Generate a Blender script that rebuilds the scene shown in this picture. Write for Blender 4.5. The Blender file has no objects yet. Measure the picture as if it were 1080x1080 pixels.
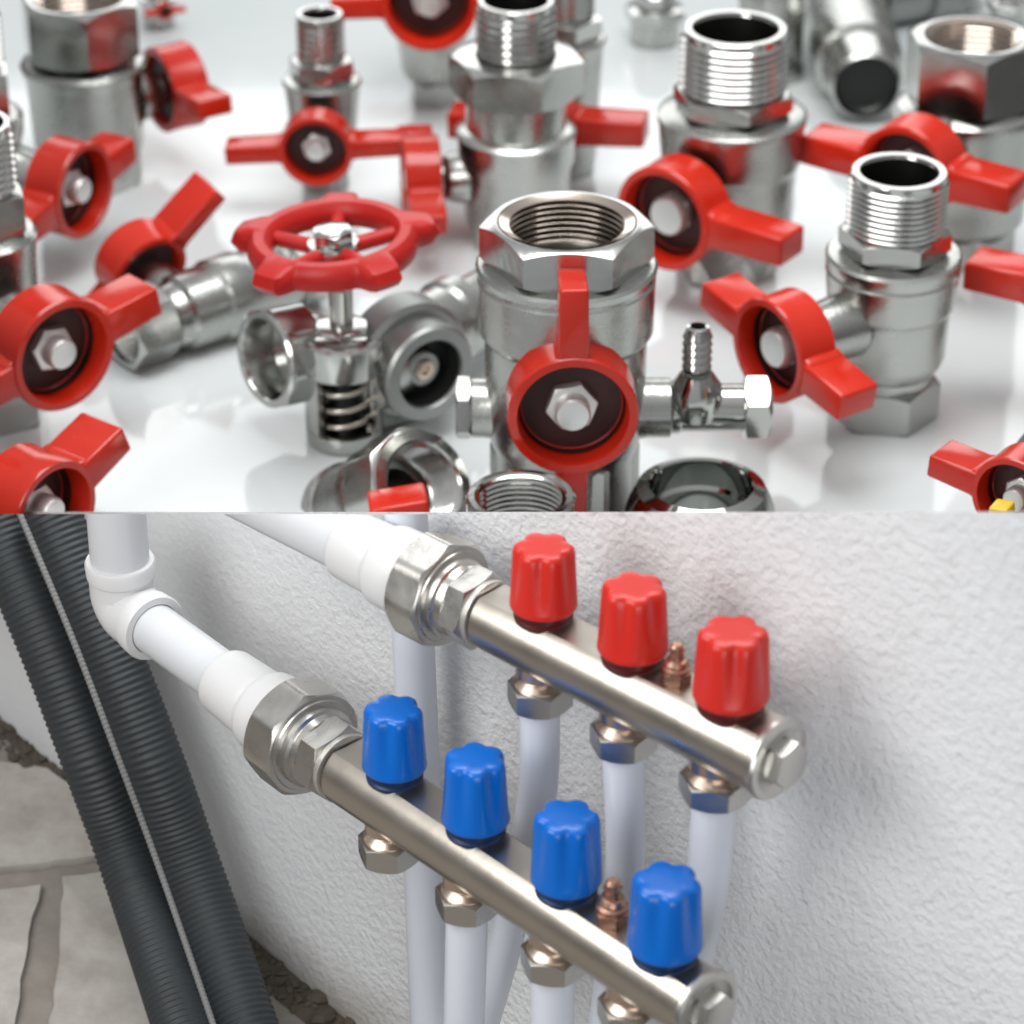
import bpy, bmesh, math, random
from mathutils import Vector, Matrix
R = math.radians
random.seed(7)
sc = bpy.context.scene
COL = sc.collection

# ------------------------------------------------------------------ camera
FPX = 3200.0                       # focal length in pixels of a 1080 px wide picture
TH = R(30.0)                       # camera looks down by this
CAM = Vector((0, 0, 13.0))         # one unit = 10 cm
AX = Vector((1, 0, 0))
UP = Vector((0, math.sin(TH), math.cos(TH)))
FW = Vector((0, math.cos(TH), -math.sin(TH)))
Z = Vector((0, 0, 1))
cam_d = bpy.data.cameras.new('camera'); cam = bpy.data.objects.new('camera', cam_d); COL.objects.link(cam)
cam.location = CAM; cam.rotation_euler = (R(90) - TH, 0, 0)
cam_d.sensor_width = 36; cam_d.lens = 36 * FPX / 1080; cam_d.clip_start = 0.5; cam_d.clip_end = 500
cam_d.dof.use_dof = True; cam_d.dof.focus_distance = 17.5; cam_d.dof.aperture_fstop = 0.78
sc.camera = cam

def ray(x, y): return AX * ((x - 540) / FPX) + UP * ((540 - y) / FPX) + FW
def at(x, y, d): return CAM + ray(x, y) * d
def on_plane(x, y, p, n):
    r = ray(x, y); return CAM + r * ((p - CAM).dot(n) / r.dot(n))
def on_z(x, y, z): return on_plane(x, y, Vector((0, 0, z)), Z)
def depth(p): return (p - CAM).dot(FW)
def upx(p): return depth(p) / FPX
def proj(p):
    q = p - CAM; d = q.dot(FW); return 540 + FPX * q.dot(AX) / d, 540 - FPX * q.dot(UP) / d
def rise(p, y):                    # height above p at which the vertical through p reaches row y
    q = p - CAM; k = (540 - y) / FPX
    return (k * q.dot(FW) - q.dot(UP)) / (UP.z - k * FW.z)
def hdir(a): a = R(a); return Vector((math.sin(a), -math.cos(a), 0))   # 0 = towards the viewer, 90 = right
def frame(o, z, x=None):
    z = z.normalized()
    if x is None: x = Vector((1, 0, 0)) if abs(z.x) < .9 else Vector((0, 1, 0))
    x = (x - z * x.dot(z)).normalized(); y = z.cross(x)
    return Matrix(((x.x, y.x, z.x, o.x), (x.y, y.y, z.y, o.y), (x.z, y.z, z.z, o.z), (0, 0, 0, 1)))

# ------------------------------------------------------------------ meshes
class MB:
    def __init__(s): s.v = []; s.f = []
    def add(s, vs, fs):
        n = len(s.v); s.v += [Vector(v) for v in vs]; s.f += [tuple(i + n for i in f) for f in fs]
    def lathe(s, prof, M=Matrix(), seg=56, rf=None):
        vs = []; rows = []
        for (r, z) in prof:
            if r <= 1e-9:
                rows.append([len(vs)]); vs.append(M @ Vector((0, 0, z)))
            else:
                rows.append(list(range(len(vs), len(vs) + seg)))
                for i in range(seg):
                    a = 2 * math.pi * i / seg; k = rf(a, r, z) if rf else 1.0
                    vs.append(M @ Vector((r * k * math.cos(a), r * k * math.sin(a), z)))
        fs = []
        for A, B in zip(rows, rows[1:]):
            for i in range(seg):
                j = (i + 1) % seg
                if len(A) == 1 and len(B) == 1: continue
                if len(A) == 1: fs.append((A[0], B[j], B[i]))
                elif len(B) == 1: fs.append((A[i], A[j], B[0]))
                else: fs.append((A[i], A[j], B[j], B[i]))
        s.add(vs, fs); return s
    def hexnut(s, rc, z0, z1, rin, M=Matrix(), rot=0, ct=.55, cb=.55, n=6, seg=72):
        ap = rc * math.cos(math.pi / n); st = math.pi / n; r0 = ap * .985; vs = []; fs = []
        for i in range(seg):
            a = 2 * math.pi * i / seg
            m = (a + st) % (2 * st) - st              # corners at +-st
            rr = ap / math.cos(m); c, q = math.cos(a + R(rot)), math.sin(a + R(rot))
            for (r, z) in ((rin, z1), (r0, z1), (rr, z1 - (rr - r0) * ct), (rr, z0 + (rr - r0) * cb), (r0, z0), (rin, z0)):
                vs.append(M @ Vector((r * c, r * q, z)))
        for i in range(seg):
            j = (i + 1) % seg
            for k in range(6):
                l = (k + 1) % 6; fs.append((i * 6 + k, i * 6 + l, j * 6 + l, j * 6 + k))
        s.add(vs, fs); return s
    def tube(s, pts, rad, seg=20, cap=True):
        n = len(pts); rad = rad if isinstance(rad, (list, tuple)) else [rad] * n
        vs = []; x = None
        for i, p in enumerate(pts):
            t = (pts[min(i + 1, n - 1)] - pts[max(i - 1, 0)]).normalized()
            if x is None: x = t.orthogonal().normalized()
            x = (x - t * x.dot(t)).normalized(); y = t.cross(x)
            for k in range(seg):
                a = 2 * math.pi * k / seg; vs.append(p + (x * math.cos(a) + y * math.sin(a)) * rad[i])
        fs = [(i * seg + k, i * seg + (k + 1) % seg, (i + 1) * seg + (k + 1) % seg, (i + 1) * seg + k) for i in range(n - 1) for k in range(seg)]
        if cap: fs += [tuple(range(seg))[::-1], tuple(range((n - 1) * seg, n * seg))]
        s.add(vs, fs); return s
    def box(s, lo, hi, M=Matrix(), bev=0.0, taper=0.0, seg=3):
        bm = bmesh.new(); bmesh.ops.create_cube(bm, size=1)
        for v in bm.verts:
            x = lo[0] + (v.co.x + .5) * (hi[0] - lo[0]); y = lo[1] + (v.co.y + .5) * (hi[1] - lo[1]); z = lo[2] + (v.co.z + .5) * (hi[2] - lo[2])
            t = (v.co.x + .5) * taper
            v.co = (x, y * (1 - t), z)
        if bev: bmesh.ops.bevel(bm, geom=bm.edges[:], offset=bev, segments=seg, profile=.5, affect='EDGES')
        bm.verts.index_update()
        s.add([M @ v.co for v in bm.verts], [tuple(v.index for v in f.verts) for f in bm.faces]); bm.free(); return s
    def build(s, name, mat, parent=None, angle=32, origin=None):
        o_ = parent.location if parent is not None and parent.type == 'EMPTY' else (origin or Vector())
        if parent is not None and parent.type != 'EMPTY': o_ = parent['_o'] if '_o' in parent else Vector()
        o_ = Vector(o_)
        me = bpy.data.meshes.new(name); me.from_pydata([v - o_ for v in s.v], [], s.f)
        bm = bmesh.new(); bm.from_mesh(me); bmesh.ops.recalc_face_normals(bm, faces=bm.faces[:]); bm.to_mesh(me); bm.free()
        for p in me.polygons: p.use_smooth = True
        me.set_sharp_from_angle(angle=R(angle))
        me.materials.append(mat)
        o = bpy.data.objects.new(name, me); COL.objects.link(o)
        ORI[o.name] = o_
        if parent is not None: o.parent = parent
        else: o.location = o_
        return o
ORI = {}
def sub(mb, name, mat, part, angle=32):          # a sub-part: its parent is a part mesh with identity transform inside its thing
    root = part.parent; o_ = Vector(root.location)
    me_o = mb.build(name, mat, root, angle); me_o.parent = part
    return me_o
def tag(o, label=None, cat=None, group=None, kind=None):
    if label: o['label'] = label
    if cat: o['category'] = cat
    if group: o['group'] = group
    if kind: o['kind'] = kind
    return o
def thing(name, loc, label, cat, group=None):
    o = bpy.data.objects.new(name, None); COL.objects.link(o); o.location = loc; o.empty_display_size = .2
    return tag(o, label, cat, group)

# ------------------------------------------------------------------ materials
def mat(name, col, rough=.4, metal=0.0, bump=0.0, bscale=20, var=0.0, vscale=6, spec=.5, coat=0.0, rvar=0.0, sss=0.0):
    m = bpy.data.materials.new(name); m.use_nodes = True; nt = m.node_tree; b = nt.nodes['Principled BSDF']
    b.inputs['Base Color'].default_value = (*col, 1); b.inputs['Roughness'].default_value = rough
    b.inputs['Metallic'].default_value = metal; b.inputs['Specular IOR Level'].default_value = spec
    b.inputs['Coat Weight'].default_value = coat; b.inputs['Coat Roughness'].default_value = .12
    if sss: b.inputs['Subsurface Weight'].default_value = sss; b.inputs['Subsurface Radius'].default_value = (.05, .05, .05)
    tc = nt.nodes.new('ShaderNodeTexCoord')
    if var or rvar:
        n = nt.nodes.new('ShaderNodeTexNoise'); n.inputs['Scale'].default_value = vscale; n.inputs['Detail'].default_value = 6
        nt.links.new(tc.outputs['Object'], n.inputs['Vector'])
        if var:
            mx = nt.nodes.new('ShaderNodeMixRGB'); mx.inputs['Color1'].default_value = (*[c * (1 - var) for c in col], 1)
            mx.inputs['Color2'].default_value = (*[min(1, c * (1 + var)) for c in col], 1)
            nt.links.new(n.outputs['Fac'], mx.inputs['Fac']); nt.links.new(mx.outputs['Color'], b.inputs['Base Color'])
        if rvar:
            mr = nt.nodes.new('ShaderNodeMapRange'); mr.inputs['From Min'].default_value = .3; mr.inputs['From Max'].default_value = .7
            mr.inputs['To Min'].default_value = max(0.02, rough - rvar); mr.inputs['To Max'].default_value = rough + rvar
            nt.links.new(n.outputs['Fac'], mr.inputs['Value']); nt.links.new(mr.outputs['Result'], b.inputs['Roughness'])
    if bump:
        n2 = nt.nodes.new('ShaderNodeTexNoise'); n2.inputs['Scale'].default_value = bscale; n2.inputs['Detail'].default_value = 5
        nt.links.new(tc.outputs['Object'], n2.inputs['Vector'])
        bp = nt.nodes.new('ShaderNodeBump'); bp.inputs['Strength'].default_value = bump; bp.inputs['Distance'].default_value = .02
        nt.links.new(n2.outputs['Fac'], bp.inputs['Height']); nt.links.new(bp.outputs['Normal'], b.inputs['Normal'])
    return m
M = dict(
    nickel=mat('satin_nickel', (.52, .525, .505), .17, 1, .05, 14, .06, 5, rvar=.07),
    cast=mat('sandblasted_nickel', (.48, .485, .46), .25, 1, .10, 40, .06, 5, rvar=.06),
    bright=mat('machined_nickel', (.52, .52, .50), .13, 1, .03, 30, rvar=.04),
    chrome=mat('dark_chrome', (.40, .41, .39), .06, 1),
    steel=mat('stem_steel', (.52, .51, .49), .22, 1),
    zinc=mat('grey_casting', (.34, .35, .34), .42, 1, .10, 40),
    white_metal=mat('pale_nut', (.74, .74, .72), .38, .7),
    red=mat('red_plastic', (.56, .020, .006), .20, 0, .05, 18, .14, 4, spec=.5, rvar=.08),
    red_paint=mat('red_enamel', (.42, .013, .010), .38, 0, .10, 16, .14, 5, spec=.35),
    yellow=mat('yellow_plastic', (.75, .48, .03), .35),
    dark_red=mat('shaded_red_plastic', (.035, .006, .004), .5),  # dark tone stands for the shade inside the handle cups
    warm=mat('warm_cut_thread', (.62, .53, .46), .15, 1),
    blue_dk=mat('dark_blue_collar', (.004, .022, .075), .35),  # collar colour, darker than the blue knob
    red_dk=mat('dark_red_collar', (.07, .006, .006), .35),  # collar colour, darker than the red knob
    bore=mat('dark_bore', (.17, .17, .16), .3, 1),  # dark lining puts the shade of the open bores into the colour
    black=mat('interior_black', (.012, .012, .012), .5),  # black paints the shade in port recess, barrel window and tube mouth
    brass=mat('brass', (.62, .50, .42), .28, 1),
    copper=mat('copper', (.42, .25, .185), .38, 1, .15, 30, .15, 12),
    satin=mat('brushed_manifold_steel', (.52, .48, .425), .31, 1, .04, 16, .05, 4, rvar=.04),
    satin_dk=mat('nickel_nut', (.56, .545, .515), .30, 1, .06, 20, .08, 5, rvar=.06),
    red_knob=mat('red_knob', (.56, .022, .014), .30, 0, .05, 30, spec=.4),
    blue_knob=mat('blue_knob', (.001, .118, .50), .24, 0, .05, 30, spec=.4),
    pvc=mat('white_pipe_plastic', (.57, .585, .61), .34, 0, .02, 20, .02, 3),
    fitting=mat('white_fitting_plastic', (.62, .62, .625), .42, 0, .03, 20, .02, 3),
    pex=mat('milky_pipe', (.64, .67, .74), .30, 0, .02, 20, .03, 3),
    hose=mat('black_hose', (.026, .031, .035), .55, 0, .10, 30, .25, 6),
    conduit=mat('grey_conduit', (.17, .17, .168), .6),
    tape=mat('thread_tape', (.62, .60, .56), .4, .8, .2, 40),
)

for k_ in ('red', 'cast', 'nickel'):                        # every piece a little lighter or darker than the next
    nt = M[k_].node_tree; bs = nt.nodes['Principled BSDF']; lk = bs.inputs['Base Color'].links[0].from_socket
    oi = nt.nodes.new('ShaderNodeObjectInfo'); mr = nt.nodes.new('ShaderNodeMapRange'); mr.inputs['To Min'].default_value = .82; mr.inputs['To Max'].default_value = 1.12
    nt.links.new(oi.outputs['Random'], mr.inputs['Value']); hs = nt.nodes.new('ShaderNodeHueSaturation'); nt.links.new(mr.outputs['Result'], hs.inputs['Value'])
    nt.links.new(lk, hs.inputs['Color']); nt.links.new(hs.outputs['Color'], bs.inputs['Base Color'])
# ------------------------------------------------------------------ lower place: the wall with the two manifolds
# bar axes: horizontal lines fixed in space by their two ends
U0 = at(518, 649.5, 16.0); U1 = on_z(816, 799, U0.z)
UD = (U1 - U0).normalized()
NW = Vector((-UD.y, UD.x, 0)).normalized()                 # horizontal, into the wall
if NW.y < 0: NW = -NW
WALL_P = U0 + NW * 0.55
L0 = on_plane(367, 812, U0 - NW * 0.42, NW); L1 = on_z(741, 1061, L0.z)
LD = (L1 - L0).normalized()
def wall_at(x, y): return on_plane(x, y, WALL_P, NW)
SN = AX.cross(FW).normalized()                             # normal of the plane through the wall's sloping top
def line_x(P, D, x):                                       # point of the line P + t D seen in column x
    k = (x - 540) / FPX; q = P - CAM
    t = (k * q.dot(FW) - q.dot(AX)) / (D.dot(AX) - k * D.dot(FW)); return P + D * t
def cut_top(p, D):                                         # where the line reaches the level of the wall's top
    return p + D * ((CAM - p).dot(UP) / D.dot(UP))

def stucco():
    m = bpy.data.materials.new('rough_white_stucco'); m.use_nodes = True; nt = m.node_tree; b = nt.nodes['Principled BSDF']; N = nt.nodes.new; Lk = nt.links.new
    tc = N('ShaderNodeTexCoord'); mp = N('ShaderNodeMapping'); Lk(tc.outputs['Object'], mp.inputs['Vector'])
    n1 = N('ShaderNodeTexNoise'); n1.inputs['Scale'].default_value = 20; n1.inputs['Detail'].default_value = 5; n1.inputs['Roughness'].default_value = .5; n1.inputs['Distortion'].default_value = .1
    n2 = N('ShaderNodeTexNoise'); n2.inputs['Scale'].default_value = 1.1; n2.inputs['Detail'].default_value = 5
    n3 = N('ShaderNodeTexNoise'); n3.inputs['Scale'].default_value = 2.7; n3.inputs['Detail'].default_value = 8; n3.inputs['Roughness'].default_value = .7
    for n in (n1, n2, n3): Lk(mp.outputs['Vector'], n.inputs['Vector'])
    r = N('ShaderNodeValToRGB'); r.color_ramp.elements[0].position = .3; r.color_ramp.elements[0].color = (.69, .70, .715, 1); r.color_ramp.elements[1].position = .7; r.color_ramp.elements[1].color = (.745, .755, .77, 1)
    Lk(n2.outputs['Fac'], r.inputs['Fac'])
    st = N('ShaderNodeValToRGB'); st.color_ramp.elements[0].position = .60; st.color_ramp.elements[0].color = (1, 1, 1, 1); st.color_ramp.elements[1].position = .75; st.color_ramp.elements[1].color = (.86, .845, .80, 1)
    Lk(n3.outputs['Fac'], st.inputs['Fac'])
    mx = N('ShaderNodeMixRGB'); mx.blend_type = 'MULTIPLY'; mx.inputs['Fac'].default_value = 1; Lk(r.outputs['Color'], mx.inputs['Color1']); Lk(st.outputs['Color'], mx.inputs['Color2'])
    # brown towards the foot of the wall
    sx = N('ShaderNodeSeparateXYZ'); Lk(tc.outputs['Object'], sx.inputs['Vector'])
    ad = N('ShaderNodeMath'); ad.operation = 'MULTIPLY_ADD'; ad.inputs[1].default_value = .5; Lk(n3.outputs['Fac'], ad.inputs[0]); Lk(sx.outputs['Z'], ad.inputs[2])
    mr = N('ShaderNodeMapRange'); mr.inputs['From Min'].default_value = .12; mr.inputs['From Max'].default_value = .75; mr.inputs['To Min'].default_value = 1; mr.inputs['To Max'].default_value = 0
    Lk(ad.outputs['Value'], mr.inputs['Value'])
    dm = N('ShaderNodeMixRGB'); dm.inputs['Color2'].default_value = (.30, .26, .21, 1); Lk(mr.outputs['Result'], dm.inputs['Fac']); Lk(mx.outputs['Color'], dm.inputs['Color1'])
    Lk(dm.outputs['Color'], b.inputs['Base Color']); b.inputs['Roughness'].default_value = .85
    bp = N('ShaderNodeBump'); bp.inputs['Strength'].default_value = .75; bp.inputs['Distance'].default_value = .03; 
    ms = N('ShaderNodeMapRange'); ms.inputs['From Min'].default_value = -.9; ms.inputs['From Max'].default_value = 1.3; ms.inputs['To Min'].default_value = .16; ms.inputs['To Max'].default_value = 1.0
    aw = N('ShaderNodeMath'); aw.operation = 'MULTIPLY_ADD'; aw.inputs[1].default_value = .9; Lk(n2.outputs['Fac'], aw.inputs[0]); Lk(sx.outputs['X'], aw.inputs[2]); Lk(aw.outputs['Value'], ms.inputs['Value']); Lk(ms.outputs['Result'], bp.inputs['Strength']); Lk(n1.outputs['Fac'], bp.inputs['Height']); Lk(bp.outputs['Normal'], b.inputs['Normal'])
    return m
# ground: meets the wall along its foot
G0 = wall_at(0, 758); G1 = wall_at(370, 1080)
GD = (G1 - G0).normalized(); GO = -NW
GN = GD.cross(GO).normalized()
if GN.z < 0: GN = -GN
def gnd(x, y, lift=0.0): return on_plane(x, y, G0 + GN * lift, GN)
def foot(x):                                               # foot of the wall in column x
    return line_x(G0, GD, x)
# wall: a solid slab whose top slopes with the stair beside it
wb = MB(); TH_W = .22; xs = [-260 + i * 20 for i in range(84)]
rows = []
for x in xs:
    top = on_plane(x, 540, WALL_P, NW); bot = Vector((top.x, top.y, 0)); g = G0 + GD * ((top - G0).dot(UD) / GD.dot(UD)); bot.z = g.z - .3
    col = [bot.lerp(top, k / 40) for k in range(41)]
    back = top + NW * TH_W; back = back + Z * ((CAM - back).dot(UP) / UP.z)
    col += [back, Vector((back.x, back.y, bot.z))]
    rows.append(col)
n = len(rows[0]); vs = [p for c in rows for p in c]
fs = [(i * n + k, (i + 1) * n + k, (i + 1) * n + (k + 1) % n, i * n + (k + 1) % n) for i in range(len(rows) - 1) for k in range(n)]
fs += [tuple(range(n)), tuple(range((len(rows) - 1) * n, len(rows) * n))[::-1]]
wb.add(vs, fs)
wall = wb.build('stucco_wall', stucco(), origin=Vector((G1.x, G1.y, G1.z)))
tag(wall, 'rough white stucco wall behind the two pipe manifolds', 'wall')
# ground sheet with real flagstones
def paving_mat(name, c1, c2, sc_, bump):
    m = mat(name, c1, .8, 0, bump, 9, 0, 3)
    nt = m.node_tree; b = nt.nodes['Principled BSDF']; tc = [x for x in nt.nodes if x.type == 'TEX_COORD'][0]
    nn = nt.nodes.new('ShaderNodeTexNoise'); nn.inputs['Scale'].default_value = sc_; nn.inputs['Detail'].default_value = 8; nn.inputs['Roughness'].default_value = .65
    nt.links.new(tc.outputs['Object'], nn.inputs['Vector'])
    rp = nt.nodes.new('ShaderNodeValToRGB'); rp.color_ramp.elements[0].position = .30; rp.color_ramp.elements[0].color = (*c1, 1); rp.color_ramp.elements[1].position = .68; rp.color_ramp.elements[1].color = (*c2, 1)
    nt.links.new(nn.outputs['Fac'], rp.inputs['Fac']); nt.links.new(rp.outputs['Color'], b.inputs['Base Color'])
    return m
gb = MB(); P0 = G0 - GD * 6 - GO * .05; gx = GD * 16; gy = GO * 12
for i in range(1): gb.add([P0, P0 + gx, P0 + gx + gy, P0 + gy], [(0, 1, 2, 3)])
ground = gb.build('ground', paving_mat('mortar_joint', (.19, .17, .148), (.28, .255, .225), 3, .4)); tag(ground, kind='structure')
def slab(poly, seed):
    rnd = random.Random(seed); pts = [gnd(x, y) for (x, y) in poly]; fine = []
    for a, b in zip(pts, pts[1:] + pts[:1]):
        k = max(2, int((b - a).length / .12))
        for i in range(k): fine.append(a.lerp(b, i / k) + Vector((rnd.uniform(-1, 1), rnd.uniform(-1, 1), 0)) * .012)
    m = len(fine); c = sum(fine, Vector()) / m
    vs = [p + GN * .0 for p in fine] + [p + GN * .045 for p in fine] + [p.lerp(c, .02) + GN * .06 for p in fine] + [c + GN * .06]
    fs = []
    for i in range(m):
        j = (i + 1) % m; fs += [(i, j, m + j, m + i), (m + i, m + j, 2 * m + j, 2 * m + i), (2 * m + i, 2 * m + j, 3 * m)]
    return vs, fs
pb = MB()
for k, poly in enumerate([[(-40, 948), (44, 938), (30, 990), (22, 1040), (14, 1100), (-60, 1110)], [(66, 930), (150, 918), (330, 1130), (46, 1130), (60, 1020)],
                          [(-60, 800), (50, 815), (120, 870), (135, 903), (60, 915), (-60, 930)]]):
    pb.add(*slab(poly, k))
paving = pb.build('paving', paving_mat('pale_flagstone', (.29, .262, .23), (.45, .43, .40), 2.6, .25), angle=50); tag(paving, kind='structure')
# dark soil and rubble in the corner
sb = MB(); rnd = random.Random(3)
for i in range(300):
    s_ = rnd.random(); p = G0.lerp(G1, -.3 + 1.6 * s_) + GO * abs(rnd.gauss(0, .16)); r_ = rnd.uniform(.012, .05) * (1 + .8 * (rnd.random() < .08))
    fr = frame(p + GN * r_ * .25, Vector((rnd.uniform(-.5, .5), rnd.uniform(-.5, .5), 1)), Vector((rnd.random(), rnd.random() - .5, .1)))
    sb.lathe([(0, -r_ * .5), (r_ * .8, -r_ * .35), (r_, 0), (r_ * .7, r_ * .45), (0, r_ * .6)], fr, 7, lambda a, r, z, q=rnd.random() * 6: 1 + .25 * math.sin(2 * a + q))
sb.add([foot(-400) - GO * .02 + GN * .006, foot(620) - GO * .02 + GN * .006, foot(620) + GO * .30 + GN * .006, foot(400) + GO * .22 + GN * .006, foot(250) + GO * .25 + GN * .006, foot(120) + GO * .10 + GN * .006, foot(-400) + GO * .12 + GN * .006], [(0, 1, 2, 3, 4, 5, 6)])
soil = sb.build('soil', mat('dark_soil', (.085, .070, .052), .9, 0, .5, 14, .5, 6)); tag(soil, kind='stuff')

def trim(*obs):                                             # saw a pipe off level with the sloping top of the wall
    for o in obs:
        bm = bmesh.new(); bm.from_mesh(o.data); off = Vector(o.parent.location) if o.parent else Vector(o.location)
        r_ = bmesh.ops.bisect_plane(bm, geom=bm.verts[:] + bm.edges[:] + bm.faces[:], plane_co=CAM - UP * .012 - off, plane_no=UP, clear_outer=True)
        ed = [e for e in bm.edges if e.is_boundary]
        if ed: bmesh.ops.holes_fill(bm, edges=ed)
        bm.to_mesh(o.data); bm.free(); o.data.set_sharp_from_angle(angle=R(40))
# ---- manifolds
def star(nl, amp, ph=0):
    return lambda a, r, z: 1 - amp * (.5 - math.cos(nl * (a + ph)) * .5) ** 1.7
def knob(root, P, r, H, matl, ph):
    fr = frame(P, Z); k = MB(); T = r * .90
    prof = [(0, .02 * H), (r * .86, .02 * H), (r * .97, 0), (r, .03 * H), (r * .99, .10 * H)]
    prof += [(r + (T - r) * t, H * t) for t in (.2, .35, .5, .65, .8, .9)]
    prof += [(T * .985, H * .94), (T * .95, H * .972), (T * .89, H * .99), (T * .80, H), (T * .5, H * 1.0), (0, H * 1.0)]
    def rf(a, rr, z):
        t = z / H; g = (.02 + .15 * t) * min(1, max(0, (t - .03) / .12)); fade = min(1, rr / (T * .75)); return star(6, g * fade, ph)(a, rr, z)
    k.lathe(prof, fr, 140, rf); kp = k.build('knob', matl, root, 40)
    return kp
def manifold(name, root, P0, D, P1, R0, R1, knobs, nuts, kmat, r_end, left, DL=None):
    DL = DL or D
    perp = Vector((-D.y, D.x, 0)); perp = -perp if perp.y > 0 else perp       # horizontal, toward viewer
    LEN = (P1 - P0).length
    def rad(P): t = (P - P0).dot(D) / LEN; return (R0 + (R1 - R0) * t) * upx(P)
    # bar: round with a flat top
    hf = .85; cor = math.asin(hf); angs = [i * math.pi * 2 / 72 for i in range(72)]
    angs = sorted([a for a in angs if not (cor < a < math.pi - cor)] + [cor, math.pi - cor] + [cor + .02, math.pi - cor - .02])
    b = MB(); vs = []
    ring = [0, .004, .01, .5, .99, .996, 1.0]
    for t in ring:
        P = P0.lerp(P1, t); r = rad(P) * (.96 if t in (0, 1.0) else 1)
        for a in angs:
            k = 1 if a <= cor or a >= math.pi - cor else min(1, hf / math.sin(a)); vs.append(P + (perp * math.cos(a) + Z * math.sin(a)) * r * k)
    m = len(angs)
    fs = [(i * m + k, i * m + (k + 1) % m, (i + 1) * m + (k + 1) % m, (i + 1) * m + k) for i in range(len(ring) - 1) for k in range(m)]
    fs += [tuple(range(m)), tuple(range((len(ring) - 1) * m, len(ring) * m))[::-1]]
    b.add(vs, fs); bar = b.build('bar', M['satin'], root, 24)
    # end cap
    u = upx(P1); fr = frame(P1, D, Z); c = MB(); w = r_end
    c.lathe([(0, -2 * u), (w * .97 * u, -2 * u), (w * u, 0), (w * u, 5 * u), (w * .96 * u, 8 * u), (w * .80 * u, 9 * u), (w * .76 * u, 8 * u), (0, 8 * u)], fr, 72)
    cap = c.build('end_cap', M['satin_dk'], root)
    hx = MB(); hx.hexnut(w * .58 * u, 7 * u, 26 * u, .001, fr, 12, ct=.35)
    sub(hx, 'hex_plug', M['satin_dk'], cap)
    # knobs
    for (x, r, H, ph) in knobs:
        P = line_x(P0, D, x); u = upx(P); T = P + Z * (rad(P) * hf); n_ = 14 * u
        g = MB(); g.lathe([(0, -2 * u), (r * .86 * u, -2 * u), (r * .88 * u, 2 * u), (r * .80 * u, 4 * u), (r * .80 * u, 8 * u), (r * .86 * u, 9 * u), (r * .86 * u, 14 * u), (r * .70 * u, 15 * u), (r * .7 * u, 24 * u), (0, 24 * u)], frame(T, Z), 48)
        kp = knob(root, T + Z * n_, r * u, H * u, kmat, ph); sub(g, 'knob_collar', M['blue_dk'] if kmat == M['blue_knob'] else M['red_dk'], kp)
    # outlets below
    for (x, r) in nuts:
        P = line_x(P0, D, x); u = upx(P); rb = rad(P); B = P - Z * rb; fr = frame(B, Z)
        nb = MB(); nb.hexnut(r * u, -42 * u, -15 * u, r * .42 * u, fr, 17); nt_ = nb.build('outlet_nut', M['satin_dk'], root)
        cb = MB(); cb.lathe([(0, 12 * u), (r * .74 * u, 12 * u), (r * .74 * u, -2 * u), (r * .60 * u, -7 * u), (r * .80 * u, -13 * u), (r * .78 * u, -17 * u), (0, -17 * u)], fr, 48); sub(cb, 'brass_collar', M['brass'], nt_)
    # left end: tape ring, small hex, flange, big union nut
    xs_ = left
    def seg(x): return line_x(P0, DL, x)
    A = seg(xs_['tape']); u = upx(A); fr = lambda x: frame(seg(x), DL, Z)
    e = lambda a, b_: (seg(b_) - seg(a)).length
    tp = MB(); tp.lathe([(R0 * .80 * u, -4 * u), (R0 * 1.0 * u, -3 * u), (R0 * 1.03 * u, 1 * u), (R0 * 1.02 * u, 6 * u), (R0 * .8 * u, 7 * u)], fr(xs_['tape']), 56); tp.build('sealing_tape', M['tape'], root)
    h = MB(); L_ = e(xs_['hex'], xs_['tape']); h.hexnut(R0 * 1.22 * u, 0, L_, R0 * .5 * u, fr(xs_['hex']), xs_.get('rot', 5)); h.build('adapter_nut', M['satin_dk'], root)
    f = MB(); L2 = e(xs_['flange'], xs_['hex'])
    f.lathe([(0, -14 * u), (R0 * 1.43 * u, -14 * u), (R0 * 1.43 * u, 0), (R0 * 1.40 * u, 2 * u), (R0 * 1.24 * u, 2 * u), (R0 * 1.22 * u, L2 * .5), (R0 * 1.12 * u, L2 * .6), (R0 * 1.10 * u, L2 + 2 * u), (0, L2 + 2 * u)], fr(xs_['flange']), 72)
    f.build('flange', M['satin_dk'], root)
    g = MB(); L3 = e(xs_['nut'], xs_['flange']); g.hexnut(R0 * 1.70 * u, 0, L3, R0 * 1.42 * u, fr(xs_['nut']), xs_.get('rot', 5) + 14, n=8, ct=.9, cb=.9); g.build('union_nut', M['satin_dk'], root)
    return rad

up_root = thing('pipe_manifold', U0, 'steel manifold bar with three red star knobs along its top', 'manifold', 'manifolds mounted in front of the stucco wall')
rad_u = manifold('pipe_manifold', up_root, U0, UD, U1, 36.5, 44, [(573, 36, 72, .1), (666.5, 38, 76, .35), (769, 41, 80, .0)], [(570, 36), (659, 37), (757, 40)], M['red_knob'], 47,
         dict(tape=511, hex=490, flange=477, nut=445, rot=8))
lo_root = thing('pipe_manifold', L0, 'steel manifold bar with four blue star knobs along its top', 'manifold', 'manifolds mounted in front of the stucco wall')
rad_l = manifold('pipe_manifold', lo_root, L0, LD, L1, 37.5, 40.5, [(417, 34.5, 72, .2), (502, 36.5, 78, .45), (597, 38, 82, .0), (700, 40.5, 84, .3)], [(409, 34), (492, 35), (585, 37), (668, 38)], M['blue_knob'], 45,
         dict(tape=361, hex=342, flange=331, nut=304, rot=14), (L0 - on_z(230, 712, L0.z)).normalized())
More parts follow.
